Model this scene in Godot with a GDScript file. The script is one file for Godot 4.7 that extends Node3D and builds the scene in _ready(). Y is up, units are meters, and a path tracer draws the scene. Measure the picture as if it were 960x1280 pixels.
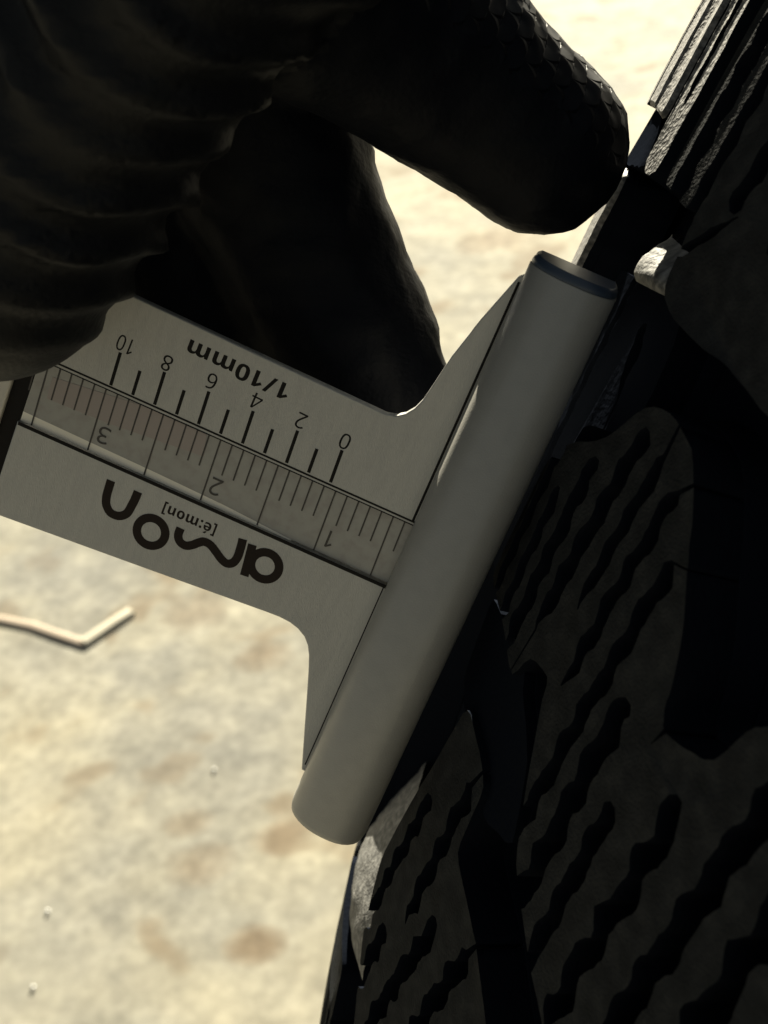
extends Node3D
# A gloved hand holds a tread depth gauge against the shoulder of a tyre; sunlit concrete lies below.
# Lengths inside the builders are millimetres; MM turns them into metres.

const MM := 0.001
const TAU_ := TAU

# where the gauge lies before the camera: u runs along its blade towards the tyre, v along its foot, w out of its face
const GU := Vector3(0.91461549, -0.40383023, 0.0199916)
const GV := Vector3(0.37453184, 0.86481347, 0.33440029)
const GW := Vector3(-0.15232995, -0.2983602, 0.94221907)
const GO := Vector3(-5.66875775, -3.05290242, -112.98952523)

# the tyre: rounded shoulder (radius RC) that flattens (radius RF) from arc length QF on; crown line at QCROWN
const TYRE_R := 310.0
const RC := 70.0
const RF := 250.0
const QF := 30.0
const QCROWN := 65.0
const SHOULDER_U := 9.7
const SHOULDER_W := -25.0
const TYRE_V := 20.0

var used := {}
var cam: Transform3D          # camera space (metres) to world
var crown: Vector3
var M := {}


func _ready() -> void:
	# --- camera, sky, sun, exposure
	var up := Vector3(-0.15, 0.80, 0.58).normalized()          # the world's up seen from the camera
	var right := (Vector3.RIGHT - up * up.x).normalized()
	var back := right.cross(up)
	var turn := Basis(Vector3(right.x, up.x, back.x), Vector3(right.y, up.y, back.y), Vector3(right.z, up.z, back.z))
	crown = profile(QCROWN)
	var hub := hub_place()
	var lean: float = absf(hub.basis.y.dot(up))
	var lowest: float = hub.origin.dot(up) - TYRE_R * sqrt(1.0 - lean * lean) - 70.0 * lean
	cam = Transform3D(turn, Vector3(0, -lowest * MM, 0))
	var camera := Camera3D.new()
	camera.name = "camera"
	var lens := CameraAttributesPhysical.new()
	lens.frustum_focal_length = 12.0 / tan(deg_to_rad(20.0))
	lens.exposure_aperture = 44.0
	lens.frustum_focus_distance = 0.113
	lens.frustum_near = 0.004
	lens.frustum_far = 400.0
	camera.near = 0.004
	camera.far = 400.0
	camera.attributes = lens
	camera.fov = 40.0
	add_child(camera)
	camera.fov = 40.0
	camera.transform = cam
	camera.current = true

	var sky_look := ProceduralSkyMaterial.new()
	sky_look.sky_top_color = Color(0.515, 0.54, 0.545)
	sky_look.sky_horizon_color = Color(0.68, 0.685, 0.64)
	sky_look.sky_curve = 0.2
	sky_look.sky_energy_multiplier = 0.44
	sky_look.ground_bottom_color = Color(0.30, 0.28, 0.24)
	sky_look.ground_horizon_color = Color(0.4, 0.38, 0.33)
	sky_look.sun_angle_max = 20.0
	var env := Environment.new()
	env.background_mode = Environment.BG_SKY
	env.sky = Sky.new()
	env.sky.sky_material = sky_look
	env.tonemap_mode = Environment.TONE_MAPPER_LINEAR
	env.tonemap_exposure = 4.25
	env.sdfgi_enabled = true
	env.ssao_enabled = true
	env.ssil_enabled = true
	var we := WorldEnvironment.new()
	we.name = "world_environment"
	we.environment = env
	add_child(we)
	var sun := DirectionalLight3D.new()
	sun.name = "sun"
	sun.light_energy = 1.5
	sun.light_color = Color(1.0, 0.965, 0.87)
	sun.light_angular_distance = 0.5
	sun.shadow_enabled = true
	add_child(sun)
	var towards := turn * (GU * -0.28 + GV * 0.54 + GW * -0.80).normalized()
	sun.basis = Basis.looking_at(-towards, Vector3.UP)

	materials()
	make_ground()
	make_tyre(hub)
	make_gauge()
	make_hand()
	make_litter()


# ---------------------------------------------------------------- naming
func numbered(called: String) -> String:
	used[called] = used.get(called, -1) + 1
	return called if used[called] == 0 else "%s_%03d" % [called, used[called]]

func thing(called: String, label: String, category: String, place: Transform3D) -> Node3D:
	var o := Node3D.new()
	o.name = numbered(called)
	add_child(o)
	o.transform = place
	o.set_meta("label", label)
	o.set_meta("category", category)
	return o

func put(called: String, mesh: Mesh, material: Material, parent: Node3D) -> MeshInstance3D:
	var o := MeshInstance3D.new()
	o.name = called
	o.mesh = mesh
	if material:
		o.material_override = material
	parent.add_child(o, true)
	return o

func done(st: SurfaceTool) -> ArrayMesh:
	st.generate_normals()
	return st.commit()

func begin() -> SurfaceTool:
	var st := SurfaceTool.new()
	st.begin(Mesh.PRIMITIVE_TRIANGLES)
	return st

# corners counter-clockwise seen from outside
func tri(st: SurfaceTool, a: Vector3, b: Vector3, c: Vector3) -> void:
	st.add_vertex(a * MM); st.add_vertex(c * MM); st.add_vertex(b * MM)

func quad(st: SurfaceTool, a: Vector3, b: Vector3, c: Vector3, d: Vector3) -> void:
	tri(st, a, b, c); tri(st, a, c, d)


# ---------------------------------------------------------------- materials
func noise_tex(seed_: int, freq: float, size: int, type := FastNoiseLite.TYPE_SIMPLEX_SMOOTH, octaves := 4, ramp: Gradient = null, normal := false, bump := 4.0) -> NoiseTexture2D:
	var n := FastNoiseLite.new()
	n.seed = seed_
	n.noise_type = type
	n.frequency = freq
	n.fractal_octaves = octaves
	var t := NoiseTexture2D.new()
	t.width = size
	t.height = size
	t.seamless = true
	t.noise = n
	if ramp:
		t.color_ramp = ramp
	if normal:
		t.as_normal_map = true
		t.bump_strength = bump
	return t

func ramp(colors: Array, stops: Array) -> Gradient:
	var g := Gradient.new()
	var c := PackedColorArray()
	for k in colors:
		c.append((k as Color).linear_to_srgb())
	g.offsets = PackedFloat32Array(stops)
	g.colors = c
	return g

func mat(color: Color, rough: float, metal := 0.0, spec := 0.5) -> StandardMaterial3D:
	var m := StandardMaterial3D.new()
	m.albedo_color = color.linear_to_srgb()
	m.roughness = rough
	m.metallic = metal
	m.metallic_specular = spec
	return m

func tri_map(m: StandardMaterial3D, tiles_per_metre: float, world := false) -> void:
	m.uv1_triplanar = true
	m.uv1_world_triplanar = world
	m.uv1_scale = Vector3.ONE * tiles_per_metre

func materials() -> void:
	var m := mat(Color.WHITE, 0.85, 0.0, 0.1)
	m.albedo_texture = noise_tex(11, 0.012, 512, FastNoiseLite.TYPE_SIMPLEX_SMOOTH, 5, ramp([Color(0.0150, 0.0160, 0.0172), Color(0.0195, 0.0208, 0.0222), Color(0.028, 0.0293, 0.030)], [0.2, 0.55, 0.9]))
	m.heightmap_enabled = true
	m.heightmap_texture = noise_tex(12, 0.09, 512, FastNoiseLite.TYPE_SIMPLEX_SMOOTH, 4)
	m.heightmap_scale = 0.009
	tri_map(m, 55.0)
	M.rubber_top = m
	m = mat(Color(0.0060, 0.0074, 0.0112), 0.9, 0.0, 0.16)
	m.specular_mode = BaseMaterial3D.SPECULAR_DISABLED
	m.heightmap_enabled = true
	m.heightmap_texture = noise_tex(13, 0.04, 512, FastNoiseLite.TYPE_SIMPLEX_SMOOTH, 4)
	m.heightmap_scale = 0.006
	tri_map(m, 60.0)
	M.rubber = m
	m = mat(Color(0.07, 0.066, 0.06), 0.7)
	m.albedo_texture = noise_tex(14, 0.03, 512, FastNoiseLite.TYPE_SIMPLEX_SMOOTH, 4, ramp([Color(0.03, 0.03, 0.03), Color(0.13, 0.125, 0.118), Color(0.24, 0.23, 0.22)], [0.25, 0.55, 0.85]))
	m.albedo_color = Color.WHITE
	m.heightmap_enabled = true
	m.heightmap_texture = noise_tex(15, 0.06, 512, FastNoiseLite.TYPE_CELLULAR, 2)
	m.heightmap_scale = 0.014
	tri_map(m, 70.0)
	M.rubber_scuffed_lit = m  # scuffed, and made paler to carry sunlight on the shoulder ribs
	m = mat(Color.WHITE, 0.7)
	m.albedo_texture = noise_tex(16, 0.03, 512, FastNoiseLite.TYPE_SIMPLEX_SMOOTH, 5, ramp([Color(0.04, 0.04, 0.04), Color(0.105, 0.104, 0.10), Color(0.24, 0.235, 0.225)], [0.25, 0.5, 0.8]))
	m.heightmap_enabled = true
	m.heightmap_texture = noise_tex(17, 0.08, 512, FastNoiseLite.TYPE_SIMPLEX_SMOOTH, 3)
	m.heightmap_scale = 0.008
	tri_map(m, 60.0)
	M.rubber_glare = m  # pale colour stands in for sun glare on the slopes
	m = mat(Color.WHITE, 0.42)
	m.albedo_texture = noise_tex(21, 0.02, 512, FastNoiseLite.TYPE_SIMPLEX_SMOOTH, 5, ramp([Color(0.372, 0.37, 0.353), Color(0.388, 0.385, 0.366), Color(0.40, 0.396, 0.376)], [0.25, 0.5, 0.8]))
	m.heightmap_enabled = true
	m.heightmap_texture = noise_tex(22, 0.18, 512, FastNoiseLite.TYPE_SIMPLEX, 2)
	m.heightmap_scale = 0.0022
	m.uv1_triplanar = true
	m.uv1_scale = Vector3(110, 22, 60)
	M.silver = m
	m = mat(Color.WHITE, 0.38, 0.0, 0.6)
	m.albedo_texture = noise_tex(24, 0.02, 512, FastNoiseLite.TYPE_SIMPLEX_SMOOTH, 5, ramp([Color(0.27, 0.265, 0.245), Color(0.282, 0.276, 0.255), Color(0.295, 0.288, 0.266)], [0.25, 0.5, 0.8]))
	m.heightmap_enabled = true
	m.heightmap_texture = noise_tex(25, 0.2, 512, FastNoiseLite.TYPE_SIMPLEX, 2)
	m.heightmap_scale = 0.0016
	tri_map(m, 50.0)
	M.satin = m
	m = mat(Color.WHITE, 0.4)
	m.albedo_texture = noise_tex(23, 0.03, 512, FastNoiseLite.TYPE_SIMPLEX_SMOOTH, 5, ramp([Color(0.27, 0.258, 0.24), Color(0.295, 0.29, 0.27), Color(0.31, 0.306, 0.284)], [0.25, 0.5, 0.8]))
	tri_map(m, 45.0)
	M.channel = m
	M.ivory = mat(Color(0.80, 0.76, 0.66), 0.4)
	M.reflection_red = mat(Color(0.285, 0.248, 0.232), 0.4)
	M.slider = mat(Color(0.46, 0.44, 0.39), 0.4)
	M.dark_metal = mat(Color(0.030, 0.044, 0.070), 0.35, 0.0, 0.4)
	M.ink = mat(Color(0.008, 0.007, 0.0065), 0.6, 0.0, 0.25)
	M.brown_ink = mat(Color(0.016, 0.011, 0.009), 0.6, 0.0, 0.25)
	M.grey_ink = mat(Color(0.035, 0.030, 0.027), 0.5)
	m = mat(Color(1, 1, 1), 0.06)
	m.albedo_color = Color(0.92, 0.94, 0.92, 0.05)
	m.transparency = BaseMaterial3D.TRANSPARENCY_ALPHA
	M.clear = m
	m = mat(Color(0.0028, 0.0035, 0.0056), 0.5, 0.0, 0.18)
	m.heightmap_enabled = true
	m.heightmap_texture = noise_tex(31, 0.05, 512, FastNoiseLite.TYPE_SIMPLEX_SMOOTH, 3)
	m.heightmap_scale = 0.004
	tri_map(m, 60.0)
	M.glove = m
	M.glove_lit = m.duplicate()
	M.glove_lit.albedo_color = Color(0.0044, 0.0050, 0.0064).linear_to_srgb()  # lighter copy of the glove, holds sky light on thumb and palm
	M.glove_lit.metallic_specular = 0.28
	m = mat(Color(0.0018, 0.0026, 0.0050), 0.5, 0.0, 0.2)
	m.heightmap_enabled = true
	m.heightmap_texture = ImageTexture.create_from_image(scale_picture())
	m.heightmap_scale = 0.03
	M.glove_scales = m
	M.band_brown = mat(Color(0.38, 0.31, 0.24), 0.8)
	M.band_pale = mat(Color(0.52, 0.48, 0.38), 0.8)
	M.glint_white = mat(Color(0.93, 0.93, 0.92), 0.2)

# overlapping fish scales, four by four to the tile: each rises to its rounded free edge
func scale_picture() -> Image:
	var n := 256
	var im := Image.create(n, n, false, Image.FORMAT_L8)
	for y in n:
		for x in n:
			var fx := x / 64.0
			var fy := y / 64.0
			var best := 0.0
			for row in 3:
				var cy := floorf(fy * 2.0) - row
				var shift := 0.5 * posmod(int(cy), 2)
				var cx := roundf(fx - shift) + shift
				var d := Vector2((fx - cx) * 1.0, (fy - cy * 0.5) * 0.9).length()
				if d < 0.56:
					best = clampf(0.15 + d * 1.35, 0.0, 1.0) - smoothstep(0.49, 0.56, d) * 0.55
					break
			im.set_pixel(x, y, Color(best, best, best))
	return im


# ---------------------------------------------------------------- ground
func make_ground() -> void:
	var n := 1024
	var a := FastNoiseLite.new(); a.seed = 41; a.frequency = 0.0045; a.fractal_octaves = 3
	var b := FastNoiseLite.new(); b.seed = 42; b.frequency = 0.03; b.fractal_octaves = 4
	var c := FastNoiseLite.new(); c.seed = 43; c.frequency = 0.012; c.fractal_octaves = 3
	var e := FastNoiseLite.new(); e.seed = 45; e.frequency = 0.09; e.fractal_octaves = 3
	var ie := e.get_seamless_image(n, n).get_data()
	var rng := RandomNumberGenerator.new()
	rng.seed = 3
	var ia := a.get_seamless_image(n, n).get_data()
	var ib := b.get_seamless_image(n, n).get_data()
	var ic := c.get_seamless_image(n, n).get_data()
	var out := PackedByteArray()
	out.resize(n * n * 3)
	# stains: where on the ground (metres), how wide, colour, strength
	var spots := []
	for k in [[-0.143, -0.417, 0.0135, 0.8], [-0.153, -0.622, 0.016, 0.6], [-0.137, -0.482, 0.012, 0.5], [-0.175, -0.469, 0.016, 0.5], [0.017, -1.137, 0.034, 0.6], [-0.185, -0.497, 0.012, 0.45], [-0.20, -0.67, 0.02, 0.4]]:
		spots.append([fposmod(k[0] * 1.1, 1.0), fposmod(k[1] * 1.1, 1.0), k[2] * 1.1, 0.6, Color(0.56, 0.485, 0.39), k[3]])
	for k in [[-0.295, -0.73, 0.055, 0.55], [-0.225, -0.62, 0.03, 0.5], [-0.26, -0.43, 0.045, 0.4], [-0.20, -0.55, 0.05, 0.3]]:
		spots.append([fposmod(k[0] * 1.1, 1.0), fposmod(k[1] * 1.1, 1.0), k[2] * 1.1, 0.5, Color(0.62, 0.62, 0.60), k[3]])
	for i in n * n:
		var p := ia[i] / 255.0
		var q := ib[i] / 255.0
		var r := ic[i] / 255.0
		var tone := 0.84 + 0.16 * (p - 0.5) + 0.17 * (q - 0.5) + 0.15 * (ie[i] / 255.0 - 0.5) + rng.randf_range(-0.03, 0.03)
		var stain := smoothstep(0.66, 0.86, r)
		var warm := 0.5 + 0.9 * (p - 0.5) + 0.5 * (r - 0.5)
		var col := Color(0.70, 0.69, 0.645).lerp(Color(0.73, 0.70, 0.61), clampf(warm, 0.0, 1.0)) * tone
		col = col.lerp(Color(0.46, 0.40, 0.32), stain * 0.55)
		var x := (i % n) / float(n)
		var y := int(i / n) / float(n)
		for k in spots:
			var dx: float = absf(x - k[0]); dx = minf(dx, 1.0 - dx)
			if dx > k[2] * 2.0 and dx < 1.0 - k[2] * 2.0:
				continue
			var dy: float = absf(y - k[1]); dy = minf(dy, 1.0 - dy)
			var d2: float = (dx * dx * k[3] + dy * dy) / (k[2] * k[2]) + 0.9 * (q - 0.5)
			if d2 < 1.0:
				col = col.lerp(k[4] * tone, (1.0 - maxf(d2, 0.0)) * k[5])
		out[i * 3] = int(clampf(col.r, 0, 1) * 255.0)
		out[i * 3 + 1] = int(clampf(col.g, 0, 1) * 255.0)
		out[i * 3 + 2] = int(clampf(col.b, 0, 1) * 255.0)
	var m := mat(Color.WHITE, 0.88, 0.0, 0.35)
	m.albedo_color = Color.WHITE
	m.albedo_texture = ImageTexture.create_from_image(Image.create_from_data(n, n, false, Image.FORMAT_RGB8, out))
	m.heightmap_enabled = true
	m.heightmap_texture = noise_tex(44, 0.02, 512, FastNoiseLite.TYPE_SIMPLEX_SMOOTH, 5)
	m.heightmap_scale = 0.10
	var st := begin()
	for c4 in [Vector2(-1, 1), Vector2(1, -1), Vector2(1, 1), Vector2(-1, 1), Vector2(-1, -1), Vector2(1, -1)]:
		st.set_uv(c4 * 40.0 * 1.1)
		st.add_vertex(Vector3(c4.x * 40.0, 0, c4.y * 40.0))
	var o := put("ground", done(st), m, self)
	o.set_meta("kind", "structure")
	o.set_meta("label", "sunlit pale mottled concrete ground beneath the tyre")


# ---------------------------------------------------------------- tyre
func bend(q: float) -> float:
	return q / RC if q <= QF else QF / RC + (q - QF) / RF

func profile(q: float) -> Vector3:   # x: inwards, y: across, z: turn of the outward normal
	var x: float = minf(q, QF) / RC
	var p := Vector3(RC * (1.0 - cos(x)), RC * sin(x), bend(q))
	if q > QF:
		p.x += RF * (cos(x) - cos(p.z))
		p.y += RF * (sin(p.z) - sin(x))
	return p

func hub_place() -> Transform3D:   # camera space, millimetres; x radial, y the axle, z along the tread
	var c := crown.z
	var radial := GU * -cos(c) + GW * sin(c)
	var axle := GU * sin(c) + GW * cos(c)
	var at := GO + GU * (SHOULDER_U + crown.x) + GV * TYRE_V + GW * (SHOULDER_W + crown.y) - radial * TYRE_R
	return Transform3D(Basis(radial, axle, GV), at)

func section(q: float, h: float) -> Vector2:   # radius, axle
	var p := profile(q)
	var d := Vector2(p.x - crown.x - h * cos(p.z), p.y - crown.y + h * sin(p.z))
	var c := crown.z
	return Vector2(TYRE_R - d.x * cos(c) + d.y * sin(c), d.x * sin(c) + d.y * cos(c))

func on_tread(s: float, q: float, h: float) -> Vector3:
	var r := section(q, h)
	var a := s / TYRE_R
	return Vector3(r.x * cos(a), r.y, r.x * sin(a))

func at(p: Vector2, h: float, tread: bool) -> Vector3:
	return on_tread(p.x, p.y, h) if tread else Vector3(p.x, p.y, h)

func area(p: PackedVector2Array) -> float:
	var t := 0.0
	for i in p.size():
		t += p[i].cross(p[(i + 1) % p.size()])
	return t * 0.5

func tidy(p: PackedVector2Array, least := 0.05) -> PackedVector2Array:
	var out := PackedVector2Array()
	for x in p:
		if out.is_empty() or out[out.size() - 1].distance_to(x) > least:
			out.append(x)
	while out.size() > 3 and out[0].distance_to(out[out.size() - 1]) <= least:
		out.remove_at(out.size() - 1)
	if area(out) < 0.0:
		out.reverse()
	return out

func inset(p: PackedVector2Array, by: float) -> PackedVector2Array:   # counter-clockwise; by < 0 grows
	var out := PackedVector2Array()
	var n := p.size()
	for i in n:
		var e := (p[i] - p[(i + n - 1) % n]).normalized()
		var f := (p[(i + 1) % n] - p[i]).normalized()
		var half := Vector2(-e.y - f.y, e.x + f.x)
		if half.length() < 0.2:
			half = Vector2(-f.y, f.x)
		half = half.normalized()
		out.append(p[i] + half * by / maxf(0.6, half.dot(Vector2(-f.y, f.x))))
	return out

# a prism over an outline: top with a rounded rim, walls that splay to the base
func prism(top: SurfaceTool, side: SurfaceTool, outline: PackedVector2Array, h0: float, h1: float, rim: float, splay: float, tread: bool, floor_too := false) -> void:
	var p := tidy(outline)
	if p.size() < 3:
		return
	var n := p.size()
	var loops := [[inset(p, -splay), h0], [p, h1 - rim], [inset(p, rim * 0.35), h1 - rim * 0.3], [inset(p, rim), h1]]
	var tris := Geometry2D.triangulate_polygon(loops[3][0])
	if tris.is_empty():
		loops = [[inset(p, -splay), h0], [p, h1 - rim * 0.02], [p, h1 - rim * 0.01], [p, h1]]
		tris = Geometry2D.triangulate_polygon(p)
		if tris.is_empty():
			print("no triangles for outline of ", n)
	top.set_smooth_group(1)
	var t: PackedVector2Array = loops[3][0]
	for i in range(0, tris.size(), 3):
		var a := t[tris[i]]
		var b := t[tris[i + 1]]
		var c := t[tris[i + 2]]
		if (b - a).cross(c - a) < 0.0:
			var x := b; b = c; c = x
		face(top, at(a, h1, tread), at(b, h1, tread), at(c, h1, tread), tread)
	for l in 3:
		var st: SurfaceTool = side if l == 0 else top
		st.set_smooth_group(2 if l == 0 else 3)
		var lo: PackedVector2Array = loops[l][0]
		var hi: PackedVector2Array = loops[l + 1][0]
		for i in n:
			var j := (i + 1) % n
			var a := at(lo[i], loops[l][1], tread)
			var b := at(lo[j], loops[l][1], tread)
			var c := at(hi[j], loops[l + 1][1], tread)
			var d := at(hi[i], loops[l + 1][1], tread)
			face(st, a, b, c, tread); face(st, a, c, d, tread)
	if floor_too:
		side.set_smooth_group(4)
		var g: PackedVector2Array = loops[0][0]
		var under := Geometry2D.triangulate_polygon(g)
		for i in range(0, under.size(), 3):
			var a := g[under[i]]
			var b := g[under[i + 1]]
			var c := g[under[i + 2]]
			if (b - a).cross(c - a) > 0.0:
				var x := b; b = c; c = x
			face(side, at(a, h0, tread), at(b, h0, tread), at(c, h0, tread), tread)

func face(st: SurfaceTool, a: Vector3, b: Vector3, c: Vector3, flip: bool) -> void:
	if flip:
		tri(st, a, c, b)
	else:
		tri(st, a, b, c)

# an outline with points every few millimetres, slightly uneven
func worn(sharp: Array, step: float, uneven: float, rng: RandomNumberGenerator) -> PackedVector2Array:
	var out := PackedVector2Array()
	var p := []
	for i in sharp.size():
		var a: Vector2 = sharp[i]
		var to_last: Vector2 = sharp[(i + sharp.size() - 1) % sharp.size()] - a
		var to_next: Vector2 = sharp[(i + 1) % sharp.size()] - a
		var r1 := minf(1.1, to_last.length() * 0.4)
		var r2 := minf(1.1, to_next.length() * 0.4)
		var s0 := a + to_last.normalized() * r1
		var s1 := a + to_next.normalized() * r2
		p.append(s0)
		p.append((s0 + s1) * 0.25 + a * 0.5)
		p.append(s1)
	for i in p.size():
		var a: Vector2 = p[i]
		var b: Vector2 = p[(i + 1) % p.size()]
		var k := maxi(1, int(a.distance_to(b) / step))
		for j in k:
			var x := a.lerp(b, float(j) / k)
			if uneven > 0.0:
				x += Vector2(rng.randf_range(-uneven, uneven), rng.randf_range(-uneven, uneven))
			out.append(x)
	return out

# a zigzag slit from a to b; tails run on as hairlines
func slit(a: Vector2, b: Vector2, width: float, period: float, swing: float, tail_a: Vector2, tail_b: Vector2, phase: float) -> PackedVector2Array:
	var length := a.distance_to(b)
	width *= 1.0 + 0.16 * sin(phase * 47.0 + length)
	swing *= 1.0 + 0.35 * sin(phase * 83.0 + length * 2.0)
	var dir := (b - a) / length
	var side := Vector2(-dir.y, dir.x)
	var left := PackedVector2Array()
	var right := PackedVector2Array()
	if tail_a != Vector2.ZERO:
		left.append(tail_a + side * 0.09)
		right.append(tail_a - side * 0.09)
	var n := int(length / 0.55)
	for i in n + 1:
		var t := length * i / n
		var f := fposmod(t / (period * 1.18) + phase + 0.10 * sin(t * 0.9 + phase * 20.0), 1.0)
		var z := lerpf(-1.0, 1.0, smoothstep(0.0, 1.0, f / 0.62)) if f < 0.62 else lerpf(1.0, -1.0, smoothstep(0.0, 1.0, (f - 0.62) / 0.38))
		var half := width * 0.56 * minf(clampf(t / 1.0 + 0.35, 0.3, 1.0), clampf((length - t) / 3.2 + 0.12, 0.1, 1.0)) * (1.0 + 0.14 * sin(t * 2.1 + phase * 9.0))
		var c := a + dir * t + side * (z * swing * 0.6 + 0.05 * sin(t * 5.3 + phase * 31.0))
		left.append(c + side * half)
		right.append(c - side * half)
	if tail_b != Vector2.ZERO:
		left.append(tail_b + side * 0.09)
		right.append(tail_b - side * 0.09)
	right.reverse()
	left.append_array(right)
	return left

# a block: solid foot, and above it the outline cut by its slits
func block(outline: PackedVector2Array, slits: Array, depth: float, slit_depth: float, h: float, rim := 0.42, splay := 0.7) -> ArrayMesh:
	var top := begin()
	var side := begin()
	prism(side, side, inset(tidy(outline), -0.12), -depth, h - slit_depth, 0.05, splay, true)
	var pieces := [outline]
	for s in slits:
		var next := []
		for p in pieces:
			for q in Geometry2D.clip_polygons(p, s):
				if not Geometry2D.is_polygon_clockwise(q) and absf(area(q)) > 0.25:
					next.append(q)
		pieces = next
	for p in pieces:
		prism(top, side, p, h - slit_depth - 0.1, h, rim, 0.0, true)
	top.generate_normals()
	var mesh := top.commit()
	side.generate_normals()
	side.commit(mesh)
	return mesh

func make_tyre(hub: Transform3D) -> void:
	var place := cam * Transform3D(hub.basis, hub.origin * MM)
	var tyre := thing("tyre", "black tyre at right with wavy slits cut in its dusty tread blocks", "tyre", place)
	var rng := RandomNumberGenerator.new()
	rng.seed = 5
	# carcass: tread base, shoulders, sidewalls and inside
	var ring := PackedVector2Array()
	for q in [-46.0, -38.0, -30.0, -22.0, -14.0, -6.0, 2.0, 10.0, 20.0, 30.0, 45.0, 60.0, 75.0, 90.0, 105.0, 120.0, 135.0, 148.0]:
		ring.append(section(q, -6.5))
	var last := ring[ring.size() - 1]
	var first := ring[0]
	for p in [Vector2(-9, 11), Vector2(-24, 16), Vector2(-50, 19), Vector2(-80, 13), Vector2(-104, 2), Vector2(-112, -6), Vector2(-108, -14), Vector2(-80, -8), Vector2(-40, -6), Vector2(-20, -18)]:
		ring.append(last + p)
	for p in [Vector2(-8, 22), Vector2(-30, 10), Vector2(-70, 6), Vector2(-96, 12), Vector2(-100, 4), Vector2(-92, -6), Vector2(-68, -16), Vector2(-38, -19), Vector2(-14, -12)]:
		ring.append(first + p)
	var st := begin()
	st.set_smooth_group(1)
	var around := 180
	for i in around:
		var a0 := TAU * i / around
		var a1 := TAU * (i + 1) / around
		for j in ring.size():
			var p := ring[j]
			var q := ring[(j + 1) % ring.size()]
			quad(st, Vector3(p.x * cos(a0), p.y, p.x * sin(a0)), Vector3(q.x * cos(a0), q.y, q.x * sin(a0)), Vector3(q.x * cos(a1), q.y, q.x * sin(a1)), Vector3(p.x * cos(a1), p.y, p.x * sin(a1)))
	put("carcass", done(st), M.rubber, tyre)
	var meshes := []

	# the large centre block
	var o := worn([Vector2(3.2, 34.2), Vector2(4.0, 37.4), Vector2(3.1, 41.5), Vector2(0.1, 44.4), Vector2(-2.7, 46.3), Vector2(-6.5, 49.1), Vector2(-9.7, 50.4), Vector2(-11.3, 50.7), Vector2(-12.4, 51.6), Vector2(-11.6, 54.7), Vector2(-11.0, 56.5), Vector2(-7.7, 57.6), Vector2(-6.6, 58.8), Vector2(-4.5, 63.0), Vector2(-4.0, 69.0), Vector2(-18.0, 74.0), Vector2(-42.0, 70.0), Vector2(-36.3, 54.2), Vector2(-33.6, 48.9), Vector2(-29.9, 43.3), Vector2(-27.0, 41.8), Vector2(-18.9, 38.3), Vector2(-17.2, 38.0), Vector2(-17.6, 34.5), Vector2(-20.5, 33.3), Vector2(-18.1, 28.6), Vector2(-16.9, 23.5), Vector2(-5.4, 24.6), Vector2(-3.0, 27.0), Vector2(-1.5, 30.4), Vector2(0.2, 32.3)], 1.6, 0.05, rng)
	var z := Vector2.ZERO
	var cuts := [
		slit(Vector2(-1.0, 25.9), Vector2(-18.5, 25.1), 1.3, 2.7, 0.3, z, z, 0.1),
		slit(Vector2(-6.3, 28.3), Vector2(-20.0, 27.9), 1.35, 2.7, 0.3, z, z, 0.5),
		slit(Vector2(-2.3, 31.4), Vector2(-20.5, 30.6), 1.5, 2.8, 0.32, z, z, 0.2),
		slit(Vector2(2.0, 35.9), Vector2(-15.8, 33.6), 1.55, 2.9, 0.35, z, Vector2(-22.5, 32.2), 0.7),
		slit(Vector2(1.4, 39.1), Vector2(-11.6, 37.5), 1.5, 3.0, 0.36, Vector2(5.0, 39.0), z, 0.35),
		slit(Vector2(0.2, 42.0), Vector2(-16.8, 40.0), 1.6, 3.2, 0.4, Vector2(2.6, 44.6), z, 0.0),
		slit(Vector2(-3.6, 45.2), Vector2(-30.5, 41.6), 1.7, 3.5, 0.45, Vector2(-2.8, 48.5), z, 0.6),
		slit(Vector2(-12.9, 47.1), Vector2(-34.0, 45.2), 1.7, 3.6, 0.45, z, z, 0.25),
		slit(Vector2(-19.0, 50.3), Vector2(-35.4, 48.9), 1.75, 3.9, 0.5, z, z, 0.8),
		slit(Vector2(-14.5, 55.7), Vector2(-36.5, 53.1), 1.85, 4.1, 0.55, z, Vector2(-38.5, 53.0), 0.4),
		slit(Vector2(-7.5, 62.0), Vector2(-31.6, 58.5), 1.95, 4.3, 0.6, Vector2(-3.5, 62.6), z, 0.15),
		slit(Vector2(-8.5, 66.6), Vector2(-36.0, 62.6), 2.0, 4.3, 0.6, z, Vector2(-41.0, 62.0), 0.55),
		slit(Vector2(-11.4, 51.9), Vector2(-13.6, 51.0), 0.45, 4.0, 0.0, z, z, 0.0),
	]
	meshes.append(block(o, cuts, 6.5, 4.2, 0.0))
	# the block that the foot of the gauge crosses
	o = worn([Vector2(9.0, 14.0), Vector2(9.2, 21.2), Vector2(10.2, 24.0), Vector2(10.6, 28.6), Vector2(7.1, 30.2), Vector2(2.2, 30.6), Vector2(-1.0, 28.6), Vector2(-1.6, 25.6), Vector2(-2.6, 22.4), Vector2(-14.0, 21.6), Vector2(-19.0, 20.4), Vector2(-19.0, 14.6), Vector2(-5.0, 13.6)], 1.6, 0.05, rng)
	meshes.append(block(o, [slit(Vector2(12.0, 19.0), Vector2(-16.0, 17.6), 1.3, 2.8, 0.3, z, z, 0.3), slit(Vector2(7.0, 24.6), Vector2(1.0, 26.0), 1.2, 2.8, 0.3, z, Vector2(-4.0, 26.4), 0.3)], 6.5, 3.0, -2.4, 0.6))
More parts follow.
